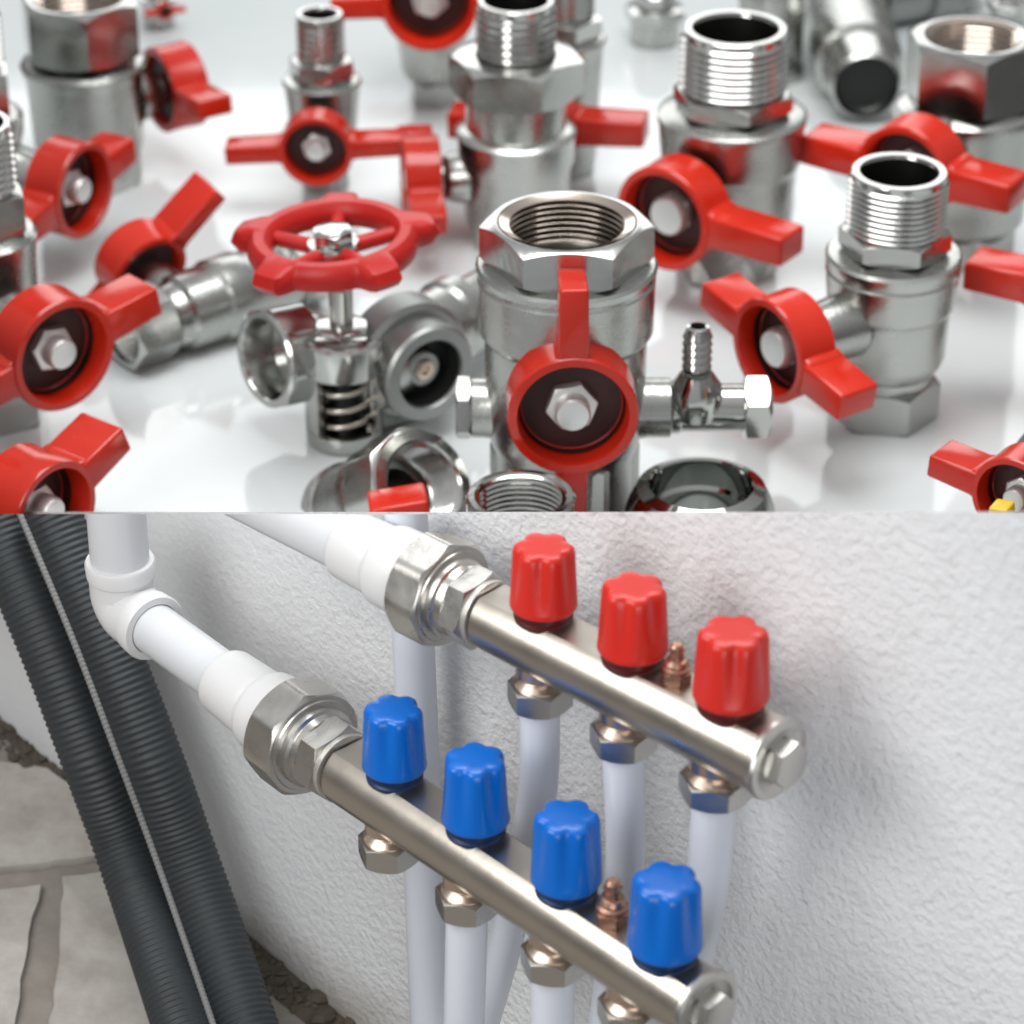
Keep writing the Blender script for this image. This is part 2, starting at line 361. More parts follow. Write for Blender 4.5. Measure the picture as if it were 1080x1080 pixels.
def bleed(root, P0, D, x, rad, s):                         # little copper air vent on the flat top
    P = line_x(P0, D, x); u = upx(P) * s; T = P + Z * rad(P) * .85; fr = frame(T, Z); b = MB()
    b.hexnut(17 * u, 0, 12 * u, .001, fr, 10); b.lathe([(14 * u, 12 * u), (14 * u, 15 * u), (15 * u, 17 * u), (12 * u, 19 * u), (13 * u, 22 * u), (11 * u, 26 * u), (8 * u, 27 * u), (8 * u, 33 * u), (0, 33 * u)], fr, 32)
    q = b.build('bleed_valve', M['copper'], root)
    s_ = MB(); s_.lathe([(7 * u, 32 * u), (7 * u, 42 * u), (5 * u, 45 * u), (0, 45 * u)], fr, 24); s_.box((-9 * u, -1.5 * u, 36 * u), (9 * u, 1.5 * u, 40 * u), fr); sub(s_, 'bleed_screw', M['copper'], q)
bleed(up_root, U0, UD, 712, rad_u, 1.0); bleed(lo_root, L0, LD, 645, rad_l, 1.15)

# ---- white pipework feeding the bars
def lathe_on(P0, D, segs, seg=64):                         # segs: [(x, radius_px)...]: profile along the axis by column
    o = line_x(P0, D, segs[0][0]); fr = frame(o, D, Z); prof = []
    for (x, r) in segs:
        P = line_x(P0, D, x); prof.append((r * upx(P) if r else 0, (P - o).length * (1 if (P - o).dot(D) >= 0 else -1)))
    return MB().lathe(prof, fr, seg)
# upper feed: straight pipe with a stepped coupling
o = line_x(U0, UD, 420)
t1 = thing('supply_pipe', o, 'white plastic pipe with stepped coupling leading into the red-knobbed manifold', 'pipe', 'white feed pipes of the manifolds')
endU = cut_top(line_x(U0, UD, 300), UD)
ru = 31 * upx(endU)
mb = MB(); mb.tube([endU - UD * 1.2, line_x(U0, UD, 380)], ru, 48); trim(mb.build('pipe', M['pvc'], t1))
trim(lathe_on(U0, UD, [(367, 0), (367, 34), (368.5, 36.5), (371, 38), (402, 39.5), (406, 39), (408, 37), (409, 42), (411, 44.5), (414, 45.5), (442, 47), (446, 45), (446, 0)]).build('coupling', M['fitting'], t1))
# lower feed: pipe, elbow and riser
LQ = L0; PD = (L0 - on_z(230, 712, L0.z)).normalized(); o = line_x(LQ, PD, 285)
t2 = thing('supply_pipe', o, 'white plastic pipe with elbow bend leading into the blue-knobbed manifold', 'pipe', 'white feed pipes of the manifolds')
E = line_x(LQ, PD, 130); ue = upx(E)
mb = MB(); mb.tube([line_x(LQ, PD, 150), line_x(LQ, PD, 250)], 27 * ue, 48); mb.build('pipe', M['pvc'], t2)
lathe_on(LQ, PD, [(237, 0), (237, 33), (238.5, 35.5), (241, 37), (272, 39.5), (276, 39), (278, 37), (279, 42), (281, 44.5), (284, 45.5), (308, 47), (312, 44.5), (312, 0)]).build('coupling', M['fitting'], t2)
RD = (Z + LD * -.0).normalized(); tr = cut_top(E, RD)
mb = MB(); mb.tube([E + Z * 14 * ue, tr + Z * .5], 31 * ue, 48); trim(mb.build('riser', M['pvc'], t2))
path = [E + PD * 56 * ue]
for k in range(0, 13):
    a = k / 12 * math.pi / 2; rr = 22 * ue; path.append(E + PD * rr * (1 - math.sin(a)) + Z * rr * (1 - math.cos(a)))
path.append(E + Z * 56 * ue)
eb = MB(); eb.tube(path, [34 * ue] * len(path), 48)
for (p, d) in ((E + PD * 46 * ue, PD), (E + Z * 44 * ue, Z)):
    eb.lathe([(32 * ue, -6 * ue), (36 * ue, -5 * ue), (37 * ue, 10 * ue), (35.5 * ue, 13 * ue), (28 * ue, 13.5 * ue)], frame(p, d), 64)
eb.build('elbow', M['fitting'], t2, 45)

# ---- milky pipes going down
def curve(pts, n=24):
    out = []
    P = [pts[0] * 2 - pts[1]] + pts + [pts[-1] * 2 - pts[-2]]
    for i in range(1, len(P) - 2):
        for k in range(n):
            t = k / n; a, b, c, d = P[i - 1], P[i], P[i + 1], P[i + 2]
            out.append(.5 * ((2 * b) + (c - a) * t + (2 * a - 5 * b + 4 * c - d) * t * t + (3 * b - a - 3 * c + d) * t ** 3))
    out.append(P[-2]); return out
def drop(label, top, pix, r, taper=1.0):                   # pix: lower points (column, row, distance behind the top point into the wall)
    pts = [top] + [on_plane(x, y, top + NW * d, NW) for (x, y, d) in pix]
    c = curve(pts); n = len(c); u = upx(top)
    o = MB(); o.tube(c, [r * u * (1 + (taper - 1) * i / n) for i in range(n)], 36)
    ob = o.build('drop_pipe', M['pex'], origin=top); tag(ob, label, 'pipe', 'milky white pipes dropping from the manifolds'); return ob
def outlet(P0, D, x, rad): P = line_x(P0, D, x); return P - Z * (rad(P) + 32 * upx(P))
drop('milky pipe dropping from under the leftmost red knob, curving left behind the blue bar', outlet(U0, UD, 570, rad_u), [(566, 844, 0), (537, 977, .02), (505, 1095, .03)], 22, .86)
drop('straight milky pipe dropping from under the middle red knob', outlet(U0, UD, 659, rad_u), [(658, 930, 0), (637, 1095, 0)], 23, .82)
drop('milky pipe dropping from under the red knob beside the end cap', outlet(U0, UD, 757, rad_u), [(746, 930, 0), (728, 1020, 0), (712, 1110, 0)], 24.5, .9)
drop('milky pipe dropping from under the second blue knob', outlet(L0, LD, 492, rad_l), [(491, 1020, 0), (488, 1120, 0)], 22.5)
drop('milky pipe dropping from under the third blue knob', outlet(L0, LD, 585, rad_l), [(583, 1060, 0), (582, 1130, 0)], 23.5)
drop('milky pipe under the fourth blue knob, hidden by the bar', outlet(L0, LD, 668, rad_l), [(668, 1110, 0), (668, 1140, 0)], 23.5)
Pb = line_x(U0, UD, 433) + NW * .28
ptop = cut_top(on_plane(425, 560, Pb, NW), Z); ub = upx(ptop)
mb = MB(); mb.tube(curve([ptop + Z * .6, on_plane(436, 680, Pb, NW), on_plane(446, 900, Pb, NW), on_plane(454, 1100, Pb, NW)]), 23 * ub, 36)
rp0 = mb.build('riser_pipe', M['pex'], origin=ptop); trim(rp0); tag(rp0, 'tall milky pipe running down the wall behind both union nuts', 'pipe')
# ---- black corrugated hoses with a thin grey conduit between them
def corrugated(pix, r, pitch, amp, name, matl, label, cat, dd, group=None, seg=28):
    pts = []
    for (x, y, k) in pix:
        kg = -(gnd(x, y) - WALL_P).dot(NW); k = max(k, kg + dd) if y > 900 else k
        pts.append(on_plane(x, y, WALL_P - NW * k, NW))
    pts[0] = pts[0] + (pts[0] - pts[1]) * .25; pts[-1] = pts[-1] + (pts[-1] - pts[-2]) * .5
    c = curve(pts, 40)
    L = [0]
    for a, b in zip(c, c[1:]): L.append(L[-1] + (b - a).length)
    fine = []; rad = []; u = upx(pts[1]); i = 0; step = pitch * u / 6; s_ = 0; k = 0
    while s_ < L[-1]:
        while L[i + 1] < s_: i += 1
        fine.append(c[i].lerp(c[i + 1], (s_ - L[i]) / (L[i + 1] - L[i]))); w = math.sin(2 * math.pi * k / 6)
        rad.append((r + amp * max(-.8, min(.8, 1.4 * w))) * u); s_ += step; k += 1
    ob = MB().tube(fine, rad, seg); q = ob.build(name, matl, origin=pts[0]); trim(q); tag(q, label, cat, group); return q
def topk(x, k): return (x, 540, k)
corrugated([topk(-10, .45), (44, 665, .55), (92, 790, .62), (143, 930, .70), (196, 1090, .78)], 31.5, 7.2, .95, 'corrugated_hose', M['hose'], 'black ribbed hose on the outer side, farther from the white pipes', 'hose', .28, 'black ribbed hoses leaning on the wall')
corrugated([topk(51, .35), (106, 665, .42), (156, 790, .48), (206, 930, .54), (262, 1090, .6)], 33, 7.2, .95, 'corrugated_hose', M['hose'], 'black ribbed hose beside the white elbow, nearer the manifolds', 'hose', .28, 'black ribbed hoses leaning on the wall')
corrugated([topk(20, .66), (73, 665, .76), (121, 790, .84), (173, 930, .92), (228, 1090, 1.0)], 3.4, 5.0, .3, 'conduit', M['conduit'], 'thin grey ribbed conduit lying in the groove between the black hoses', 'conduit', .5, None, 14)

# ------------------------------------------------------------------ upper place: the white table of fittings behind the wall
D_E = 21.2
ZT = at(540, 540, D_E).z                                   # height of the table top
def tbl(x, y): return on_z(x, y, ZT)
TB = tbl(540, -330).y
def wall_back_y(X): q = WALL_P + NW * (TH_W + .25); return q.y - (X - q.x) * UD.y / -UD.x if UD.x else q.y
XL, XR = -6.2, 6.2
def wb_y(X): q = WALL_P + NW * (TH_W + .3); return q.y + (X - q.x) * UD.y / UD.x
def poly_slab(poly, z0, z1):
    m = len(poly); vs = [Vector((x, y, z0)) for x, y in poly] + [Vector((x, y, z1)) for x, y in poly]
    return vs, [tuple(range(m))[::-1], tuple(range(m, 2 * m))] + [(i, (i + 1) % m, m + (i + 1) % m, m + i) for i in range(m)]
tm = bpy.data.materials.new('glossy_white_table'); tm.use_nodes = True; nt = tm.node_tree; b = nt.nodes['Principled BSDF']
b.inputs['Base Color'].default_value = (.72, .745, .74, 1); b.inputs['Roughness'].default_value = .13; b.inputs['Specular IOR Level'].default_value = .55
tc = nt.nodes.new('ShaderNodeTexCoord'); nn = nt.nodes.new('ShaderNodeTexNoise'); nn.inputs['Scale'].default_value = .35; nn.inputs['Detail'].default_value = 3
nt.links.new(tc.outputs['Object'], nn.inputs['Vector']); rp = nt.nodes.new('ShaderNodeValToRGB')
rp.color_ramp.elements[0].position = .35; rp.color_ramp.elements[0].color = (.62, .66, .66, 1); rp.color_ramp.elements[1].position = .65; rp.color_ramp.elements[1].color = (.68, .71, .71, 1)
nt.links.new(nn.outputs['Fac'], rp.inputs['Fac']); nt.links.new(rp.outputs['Color'], b.inputs['Base Color'])
n4 = nt.nodes.new('ShaderNodeTexNoise'); n4.inputs['Scale'].default_value = 2.3; n4.inputs['Detail'].default_value = 9; n4.inputs['Roughness'].default_value = .7; nt.links.new(tc.outputs['Object'], n4.inputs['Vector'])
m4 = nt.nodes.new('ShaderNodeMapRange'); m4.inputs['From Min'].default_value = .35; m4.inputs['From Max'].default_value = .7; m4.inputs['To Min'].default_value = .04; m4.inputs['To Max'].default_value = .13; nt.links.new(n4.outputs['Fac'], m4.inputs['Value']); nt.links.new(m4.outputs['Result'], b.inputs['Roughness'])
tb = MB(); tb.add(*poly_slab([(XL, wb_y(XL)), (XR, wb_y(XR)), (XR, TB), (XL, TB)], ZT - .3, ZT))
table_root = thing('display_table', Vector((0, tbl(540, 200).y, ZT - .3)), 'glossy white table carrying all the metal valves and fittings', 'table')
tb.build('table_top', tm, table_root, 20)
pl = MB(); pl.add(*poly_slab([(XL + .5, wb_y(XL) + .6), (XR - .5, wb_y(XR) + .6), (XR - .5, TB - .5), (XL + .5, TB - .5)], -2.0, ZT - .303)); pl.build('plinth', tm, table_root, 20)

def thread_prof(r, z0, z1, n, dep):                        # outer thread going up
    out = []
    for i in range(n):
        a = z0 + (z1 - z0) * i / n; h = (z1 - z0) / n
        out += [(r - dep, a + .05 * h), (r, a + .42 * h), (r, a + .62 * h), (r - dep, a + h)]
    return out
def handle(root, Cn, ax, wd, Rr, dep, wl, wt, u, matl=None, nut='dome', ww=None, sides=(1, -1), name='handle'):
    """butterfly handle: Cn = centre of its open front, ax = outward axis, wd = direction of one wing, sizes in units u"""
    fr = frame(Cn, ax, wd); Rr *= u; dep *= u; wl *= u; wt *= u; ww = (ww or dep * .95 / u) * u; h = MB()
    ri = Rr * .83
    h.lathe([(0, -dep * .74), (ri * .93, -dep * .74), (ri * .97, -dep * .97), (ri * 1.0, -dep), (Rr * .95, -dep), (Rr * .985, -dep * .97), (Rr * .97, -dep * .5), (Rr * .99, -dep * .05), (Rr * .965, 0), (ri * 1.02, 0), (ri, -dep * .04), (ri * .96, -dep * .56), (ri * .90, -dep * .62), (0, -dep * .62)], fr, 72)
    for s in sides:
        fw = frame(Cn, ax, wd * s)
        h.box((Rr * .90, -wt / 2, -ww), (Rr + wl, wt / 2, -dep * .03), fw, bev=min(wt, ww) * .10, taper=.10)
        h.box((Rr * .86, -wt * .62, -ww * 1.0), (Rr * 1.10, wt * .62, -dep * .06), fw, bev=wt * .12, taper=.15)
    hp = h.build(name, matl or M['red'], root, 30)
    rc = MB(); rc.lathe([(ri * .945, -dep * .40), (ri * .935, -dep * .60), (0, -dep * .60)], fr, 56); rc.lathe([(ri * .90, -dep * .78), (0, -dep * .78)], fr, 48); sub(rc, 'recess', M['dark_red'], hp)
    if nut:
        q = MB()
        q.hexnut(Rr * .40, -dep * .62, -dep * .38, Rr * .12, fr, 10)
        if nut == 'dome': q.lathe([(Rr * .27, -dep * .42), (Rr * .27, -dep * .10), (Rr * .24, -dep * .04), (Rr * .17, -dep * .02), (0, -dep * .02)], fr, 40)
        else: q.lathe([(Rr * .38, -dep * .50), (Rr * .38, -dep * .28), (Rr * .33, -dep * .16), (0, -dep * .12)], fr, 40)
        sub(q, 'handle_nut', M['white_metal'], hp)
    return hp
def valve(label, base, body, hexes=(), male=None, female=None, h=None, neck=True, name='ball_valve', rim=None):
    """upright valve; base pixel on the table; body / hexes / threads by pixel row of their centre on the axis and radius in pixels"""
    P = tbl(*base); u = upx(P); root = thing(name, P, label, 'valve', 'chromed ball valves with red handles')
    H = lambda y: rise(P, y)
    fr = frame(P, Z, AX); b = MB()
    zt = H(body[-1][0]); rb = (male[3] if male else female[1] * .98 if female else 0) * u
    pr = [(0, H(body[0][0]))] + [(r * u, H(y)) for (y, r) in body]
    pr += [(rb, zt), (rb, zt - 60 * u), (0, zt - 60 * u)] if rb else [(0, zt)]
    b.lathe(pr, fr, 80); b.build('body', M['cast'], root, 28)
    for (y0, y1, r, rot, rin) in hexes:
        x = MB(); x.hexnut(r * u, H(y0), H(y1), max(.001, rin * u), fr, rot); x.build('end_nut', M['nickel'], root)
    if male:
        y0, y1, r, rin, n = male; z0, z1 = H(y0), H(y1); L = z1 - z0; t = MB()
        t.lathe([(r * .93 * u, z0)] + thread_prof(r * u, z0 + L * .04, z1 - L * .12, n, r * .055 * u) + [(r * .95 * u, z1 - L * .10), (r * .955 * u, z1 - L * .02), (r * .93 * u, z1), (rin * 1.04 * u, z1), (rin * u, z1 - L * .03), (rin * .99 * u, z1 - L * .12)], fr, 72)
        tt = t.build('male_thread', M['bright'], root, 40)
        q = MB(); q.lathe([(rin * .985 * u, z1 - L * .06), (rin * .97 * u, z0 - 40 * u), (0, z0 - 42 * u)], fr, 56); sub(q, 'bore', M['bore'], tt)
    if female:
        y, r, n, dep = female; z1 = H(y); t = MB(); dep *= u
        t.lathe([(r * 1.10 * u, z1 + .3 * u), (r * 1.04 * u, z1 - 1.2 * u)] + thread_prof(r * 1.0 * u, z1 - 3 * u, z1 - dep, n, r * .06 * u) + [(r * .86 * u, z1 - dep)], fr, 72)
        tt = t.build('thread_socket', M['warm'], root, 25)
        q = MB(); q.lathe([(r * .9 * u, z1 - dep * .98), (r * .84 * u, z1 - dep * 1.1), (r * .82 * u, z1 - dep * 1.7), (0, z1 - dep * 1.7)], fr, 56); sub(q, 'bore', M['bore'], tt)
    if h:
        d = hdir(h['a']); lv = P + Z * H(h['y']); Cn = lv + d * h['L'] * u
        ph = R(h.get('phi', 0)); wd = hdir(h['a'] + 90) * math.cos(ph) + Z * math.sin(ph)
        if neck:
            k = MB(); rr = h['R'] * .50 * u; k.lathe([(rr * 1.25, h.get('n0', 30) * u), (rr * 1.12, (h.get('n0', 30) + (h['L'] - h['D'] - h.get('n0', 30)) * .6) * u), (rr * .95, (h['L'] - h['D'] * 1.12) * u), (rr * .78, (h['L'] - h['D'] * 1.08) * u), (rr * .78, (h['L'] - h['D'] * .9) * u), (0, (h['L'] - h['D'] * .9) * u)], frame(lv, d), 48)
            k.build('stem_housing', M['cast'], root)
        handle(root, Cn, d, wd, h['R'], h['D'], h['wl'], h['wt'], u, h.get('mat'), h.get('nut', 'dome'), h.get('ww'), h.get('sides', (1, -1)))
    return root, P, u, H

# 1 the big valve in front, with drain tee
root, P, u, H = valve('large front valve with drain tee on its side and upright red handle facing forward', (595, 541),
    [(541, 72), (470, 73), (462, 77), (452, 80), (430, 82), (352, 83), (347, 87), (344, 89), (300, 90), (292, 90.5), (290, 88.5), (287, 88.5), (285, 91), (279, 92), (276, 89), (274, 78)],
    [(545, 462, 78, 30, 30), (277, 233, 88, 30, 70)], None, (233, 62, 7, 48), dict(a=2.5, y=378, L=128, R=66, D=50, phi=90, wl=72, wt=31, ww=56, n0=70, nut='dome'))
ax = Z; sp = P + Z * H(430)
for s, w in ((-1, 'left'), (1, 'right')):
    q = MB(); q.lathe([(35 * u, 60 * u), (31 * u, 84 * u), (31 * u, 96 * u if s < 0 else 108 * u), (28 * u, (98 if s < 0 else 110) * u), (0, (98 if s < 0 else 110) * u)], frame(sp, AX * s), 48); q.build('side_port', M['cast'], root)
q = MB(); q.hexnut(34 * u, 97 * u, 113 * u, .001, frame(sp, -AX), 10); q.build('port_plug', M['nickel'], root)
tee = MB(); tee.lathe([(0, 110 * u), (26 * u, 110 * u), (27 * u, 112 * u), (27 * u, 118 * u), (25 * u, 120 * u), (25 * u, 186 * u), (0, 186 * u)], frame(sp, AX), 48)
tee.lathe([(0, 0), (25 * u, 0), (28 * u, 18 * u), (26 * u, 32 * u), (19 * u, 44 * u), (15 * u, 50 * u), (0, 50 * u)], frame(sp + AX * 134 * u + hdir(0) * 6 * u, Z + hdir(0) * .18), 40)
tp_ = tee.build('drain_tee', M['bright'], root)
nz = MB(); pr = [(0, 44 * u), (14 * u, 44 * u)]
for i in range(5): zz = (50 + i * 8.5) * u; pr += [(12 * u, zz), (15.5 * u, zz + 1.5 * u), (13 * u, zz + 7.5 * u)]
pr += [(11.5 * u, 96 * u), (8 * u, 97 * u), (7.5 * u, 80 * u), (0, 80 * u)]
nz.lathe(pr, frame(sp + AX * 134 * u + hdir(0) * 6 * u, Z), 40); sub(nz, 'hose_barb', M['bright'], tp_)
cp = MB(); cp.hexnut(37 * u, 184 * u, 210 * u, .001, frame(sp, AX), 0); cp.lathe([(0, 213 * u), (24 * u, 213 * u), (27 * u, 209 * u)][::-1], frame(sp, AX), 40); sub(cp, 'drain_cap', M['bright'], tp_)

# 3 right front valve with male thread
valve('medium valve standing alone at the right, bright bare thread on top, red handle turned left', (931, 436),
    [(436, 44), (404, 46), (399, 49), (386, 50), (377, 57), (372, 59), (369, 60), (322, 62), (318, 65), (314, 66), (290, 68), (283, 69), (281, 67.5), (278, 69), (268, 70), (265, 67), (263, 50)],
    [(437, 396, 58, 20, 20), (263, 240, 58, 20, 40)], (243, 180, 51, 39, 9), None, dict(a=-55, y=327, L=164, R=56, D=46, phi=-9, wl=58, wt=34, ww=50, n0=55, nut='flat'))
# 4 mid valve
valve('wide valve behind the big front one, broad male thread on top, handle wing pointing right', (766, 284),
    [(284, 46), (262, 50), (250, 56), (240, 64), (236, 66), (180, 67), (170, 69), (166, 72), (150, 73.5), (130, 75), (124, 77), (119, 77), (116, 72), (114, 50)],
    [(284, 246, 54, 15, 20), (114, 93, 63, 12, 44)], (95, 29, 55, 43, 8), None, dict(a=-36, y=188, L=128, R=56, D=46, phi=0, wl=84, wt=34, ww=46, n0=60, nut='flat', sides=(1,)))
# 5 centre-back valve with big union hex
valve('tall valve with a heavy union nut, just behind the big front valve', (544, 250),
    [(250, 46), (225, 54), (175, 57), (168, 60), (146, 61), (138, 63), (135, 60), (132, 52), (100, 52), (92, 50)],
    [(250, 222, 52, 10, 20), (98, 57, 70, 22, 42)], (60, 0, 41, 32, 6), None, dict(a=-84, y=184, L=118, R=46, D=38, phi=-6, wl=52, wt=24, ww=38, n0=50))
# 6 valve behind it
valve('partly hidden valve at the back, its red wing pointing right behind the union nut valve', (591, 178),
    [(178, 34), (160, 38), (90, 41), (60, 43), (48, 44), (40, 46), (37, 44), (35, 38)],
    [(178, 155, 38, 5, 20), (36, 16, 42, 20, 26)], (18, -30, 34, 26, 6), None, dict(a=-12, y=105, L=88, R=34, D=34, phi=2, wl=68, wt=30, ww=40, n0=38))
# 7 valve at the top with handle facing forward
valve('back valve by the top edge, red handle facing forward with a wing pointing left', (457, 106),
    [(106, 22), (84, 24), (78, 30), (70, 34), (40, 37), (-20, 40), (-60, 42)],
    [(107, 74, 27, 12, 12)], (-60, -120, 30, 22, 6), None, dict(a=0, y=-30, L=100, R=49, D=40, phi=3, wl=50, wt=24, ww=40, n0=36))
# 8 small valve
valve('small slim valve with narrow thread and level two-winged red handle', (343, 196),
    [(196, 23), (180, 25), (172, 29), (150, 34), (110, 37), (92, 39), (85, 41), (82, 39), (80, 30)],
    [(196, 176, 26, 15, 12), (80, 61, 34, 20, 20)], (66, 14, 25, 18, 6), None, dict(a=-2, y=126, L=88, R=38, D=32, phi=4, wl=55, wt=20, ww=34, n0=34))
# 9 back-left big valve
valve('largest blurred valve at the back left with big top nut and handle turned right', (97, 190),
    [(190, 46), (170, 49), (155, 55), (148, 57), (80, 60), (74, 63), (66, 65), (62, 62), (58, 50)],
    [(191, 156, 55, 20, 20), (56, -4, 64, 14, 48)], None, (-4, 44, 6, 40), dict(a=122, y=112, L=122, R=46, D=40, phi=-6, wl=52, wt=22, ww=40, n0=55))
# 10 left edge, behind
valve('back left-edge valve, handle ring facing right above the lower left-edge valve', (-24, 262),
    [(262, 44), (230, 50), (150, 56), (140, 59), (124, 60), (119, 56), (117, 46)],
    [(262, 225, 54, 10, 20), (117, 70, 54, 10, 38)], (70, 10, 46, 36, 8), None, dict(a=62, y=173, L=147, R=51, D=42, phi=6, wl=44, wt=32, ww=44, n0=52))
# 11 left edge, front
valve('left-edge valve in front of the lying one, deep red handle facing forward-right', (-6, 436),
    [(436, 50), (400, 52), (385, 56), (300, 57), (270, 58), (255, 60), (247, 61), (243, 57), (240, 46)],
    [(437, 395, 60, 0, 20), (242, 200, 54, 18, 38)], (200, 130, 46, 36, 8), None, dict(a=42, y=325, L=146, R=61, D=50, phi=10, wl=62, wt=36, ww=52, n0=55))
# 12 lower left
valve('lowest left valve, only its red handle with one raised wing showing', (-52, 572),
    [(572, 50), (550, 52), (535, 56), (470, 57), (440, 58), (425, 60), (417, 61), (413, 57), (410, 46)],
    [(573, 540, 56, 0, 20), (412, 380, 54, 18, 38)], (380, 330, 46, 36, 6), None, dict(a=52, y=489, L=168, R=57, D=62, phi=20, wl=58, wt=36, ww=62, n0=55))
# 13 right back
valve('tall grey valve at the back right with open hexagonal top and handle crossing forward', (1009, 262),
    [(262, 46), (240, 52), (232, 58), (225, 66), (205, 67), (200, 69), (170, 69), (125, 71), (118, 73), (110, 73), (107, 68), (104, 58)],
    [(263, 222, 60, 10, 20), (105, 37, 70, 4, 50)], None, (37, 46, 7, 48), dict(a=-33, y=134, L=148, R=52, D=46, phi=0, wl=64, wt=34, ww=48, n0=58))
# 14 right edge
valve('valve beyond the right edge, only one level red wing reaching in', (1160, 400),
    [(400, 50), (360, 56), (300, 60), (240, 62), (220, 50)], [(400, 360, 58, 0, 20), (222, 196, 54, 0, 38)], (198, 140, 46, 36, 8), None, dict(a=-28, y=270, L=120, R=54, D=48, phi=0, wl=66, wt=34, ww=50, n0=55))
# 15 lower right
valve('lower right valve, red wing pointing left from a ring cut by the picture edge', (1112, 640),
    [(640, 46), (600, 50), (540, 56), (480, 58), (460, 46)], [(640, 600, 54, 0, 20), (462, 430, 52, 0, 38)], (432, 380, 44, 34, 8), None, dict(a=-38, y=482, L=118, R=48, D=44, phi=-4, wl=52, wt=28, ww=46, n0=50))

# 16 lying valve on the left
def lying(name, label, cat, p0, p1, prof, matl, r_lift, seg=64, group=None):
    """body lying on the table between two pixels (ends of its axis); prof = (fraction along the axis, radius px)"""
    A = tbl(*p0); uu = upx(A); A = on_z(p0[0], p0[1], ZT + r_lift * uu); B = on_z(p1[0], p1[1], ZT + r_lift * uu)
    root = thing(name, Vector((A.x, A.y, ZT)), label, cat, group); d = (B - A); L = d.length; d.normalize()
    fr = frame(A, d, Z); MB().lathe([(r * uu, t * L) for (t, r) in prof], fr, seg).build('body', matl, root, 28)
    return root, A, d, L, uu, fr
root, A, d, L, u, fr = lying('ball_valve', 'valve lying on its side on the table, red handle pointing up', 'valve', (128, 352), (330, 282),
    [(0.11, 0), (.11, 20), (.02, 33), (0.02, 36), (.2, 37), (.22, 34), (.27, 36), (.29, 41), (.45, 42), (.47, 45), (.60, 45.5), (.62, 43), (.80, 42), (.82, 36), (.86, 34), (.88, 37), (.99, 37), (1.0, 34), (1.0, 22), (.9, 20), (.9, 0)], M['cast'], 40, group='chromed ball valves with red handles')
q = MB(); q.hexnut(43 * u, 0, .20 * L, 32 * u, fr, 8); q.build('end_nut', M['nickel'], root); q = MB(); q.hexnut(42 * u, .86 * L, L, 30 * u, fr, 8); q.build('end_nut', M['nickel'], root)
ax = Vector((-.60, .74, .26)).normalized()
mid = A + d * L * .33
tip = mid + ax * 108 * u
k = MB(); k.lathe([(26 * u, 20 * u), (24 * u, 46 * u), (20 * u, 76 * u), (0, 76 * u)], frame(mid, ax), 40); k.build('stem_housing', M['cast'], root)
wd = (AX * .55 + UP * .83); wd = (wd - ax * wd.dot(ax)).normalized()
handle(root, tip, ax, wd, 46, 40, 66, 24, u, None, 'dome', 42)

# 2 gate valve with handwheel, spring window and two ports
GP = tbl(364, 463); u = upx(GP); H = lambda y: rise(GP, y)
gv = thing('gate_valve', GP, 'cutaway gate valve with red five-lobed handwheel and exposed spring', 'valve')
axp = GP + Z * 0
V = lambda y: GP + Z * H(y)
# barrel: collar above, back shell and cup below
zc, zt_ = H(400), H(352); b = MB(); r = 42
b.lathe([(0, H(387)), (r * u, H(387)), ((r + 1) * u, H(384)), ((r + 1) * u, H(356)), ((r - 2) * u, H(353)), ((r - 6) * u, H(352)), (28 * u, H(356)), (0, H(356))], frame(GP, Z), 64)
b.build('barrel_collar', M['nickel'], gv)
b = MB(); vs = []; fs = []; zs = [H(478), H(470), H(440), H(420), H(401)]; N_ = 40
def shell(a0, a1, z0, z1, ro, ri):
    vs = []; fs = []
    for i in range(N_ + 1):
        a = a0 + (a1 - a0) * i / N_; c, s_ = math.sin(R(a)), -math.cos(R(a))
        for (rr, z) in ((ri, z0), (ro, z0), (ro, z1), (ri, z1)): vs.append(GP + Vector((c * rr * u, s_ * rr * u, z)))
    for i in range(N_):
        for k in range(4): l = (k + 1) % 4; fs.append((i * 4 + k, i * 4 + l, i * 4 + 4 + l, i * 4 + 4 + k))
    fs += [(0, 1, 2, 3), tuple(N_ * 4 + k for k in (3, 2, 1, 0))]
    return vs, fs
b.add(*shell(62, 322, H(446), H(386.5), 41, 33))
b.lathe([(0, 0), (30 * u, 0), (39 * u, H(461)), (41 * u, H(458)), (41 * u, H(446.5)), (33 * u, H(446)), (28 * u, H(452)), (0, H(452))], frame(GP, Z), 56)
b.build('barrel', M['nickel'], gv)
sp = MB(); sp.lathe([(0, H(452)), (12 * u, H(452)), (12 * u, H(387)), (0, H(387))], frame(GP, Z), 32); sp.build('spindle', M['black'], gv)
hx = []
for i in range(221):
    t = i / 220; a = t * 2 * math.pi * 3.6; hx.append(GP + Vector((math.cos(a) * 27 * u, math.sin(a) * 27 * u, H(450) + (H(390) - H(450)) * t)))
sp = MB().tube(hx, 3.6 * u, 14); sp.build('spring', M['copper'] if False else M['satin'], gv)
q = MB(); q.hexnut(30 * u, H(356), H(342), 10 * u, frame(GP, Z), 0, n=6); q.build('gland_nut', M['bright'], gv)
q = MB(); q.lathe([(0, H(350)), (12.5 * u, H(350)), (12.5 * u, H(304)), (0, H(304))], frame(GP, Z), 36); q.build('stem', M['steel'], gv)
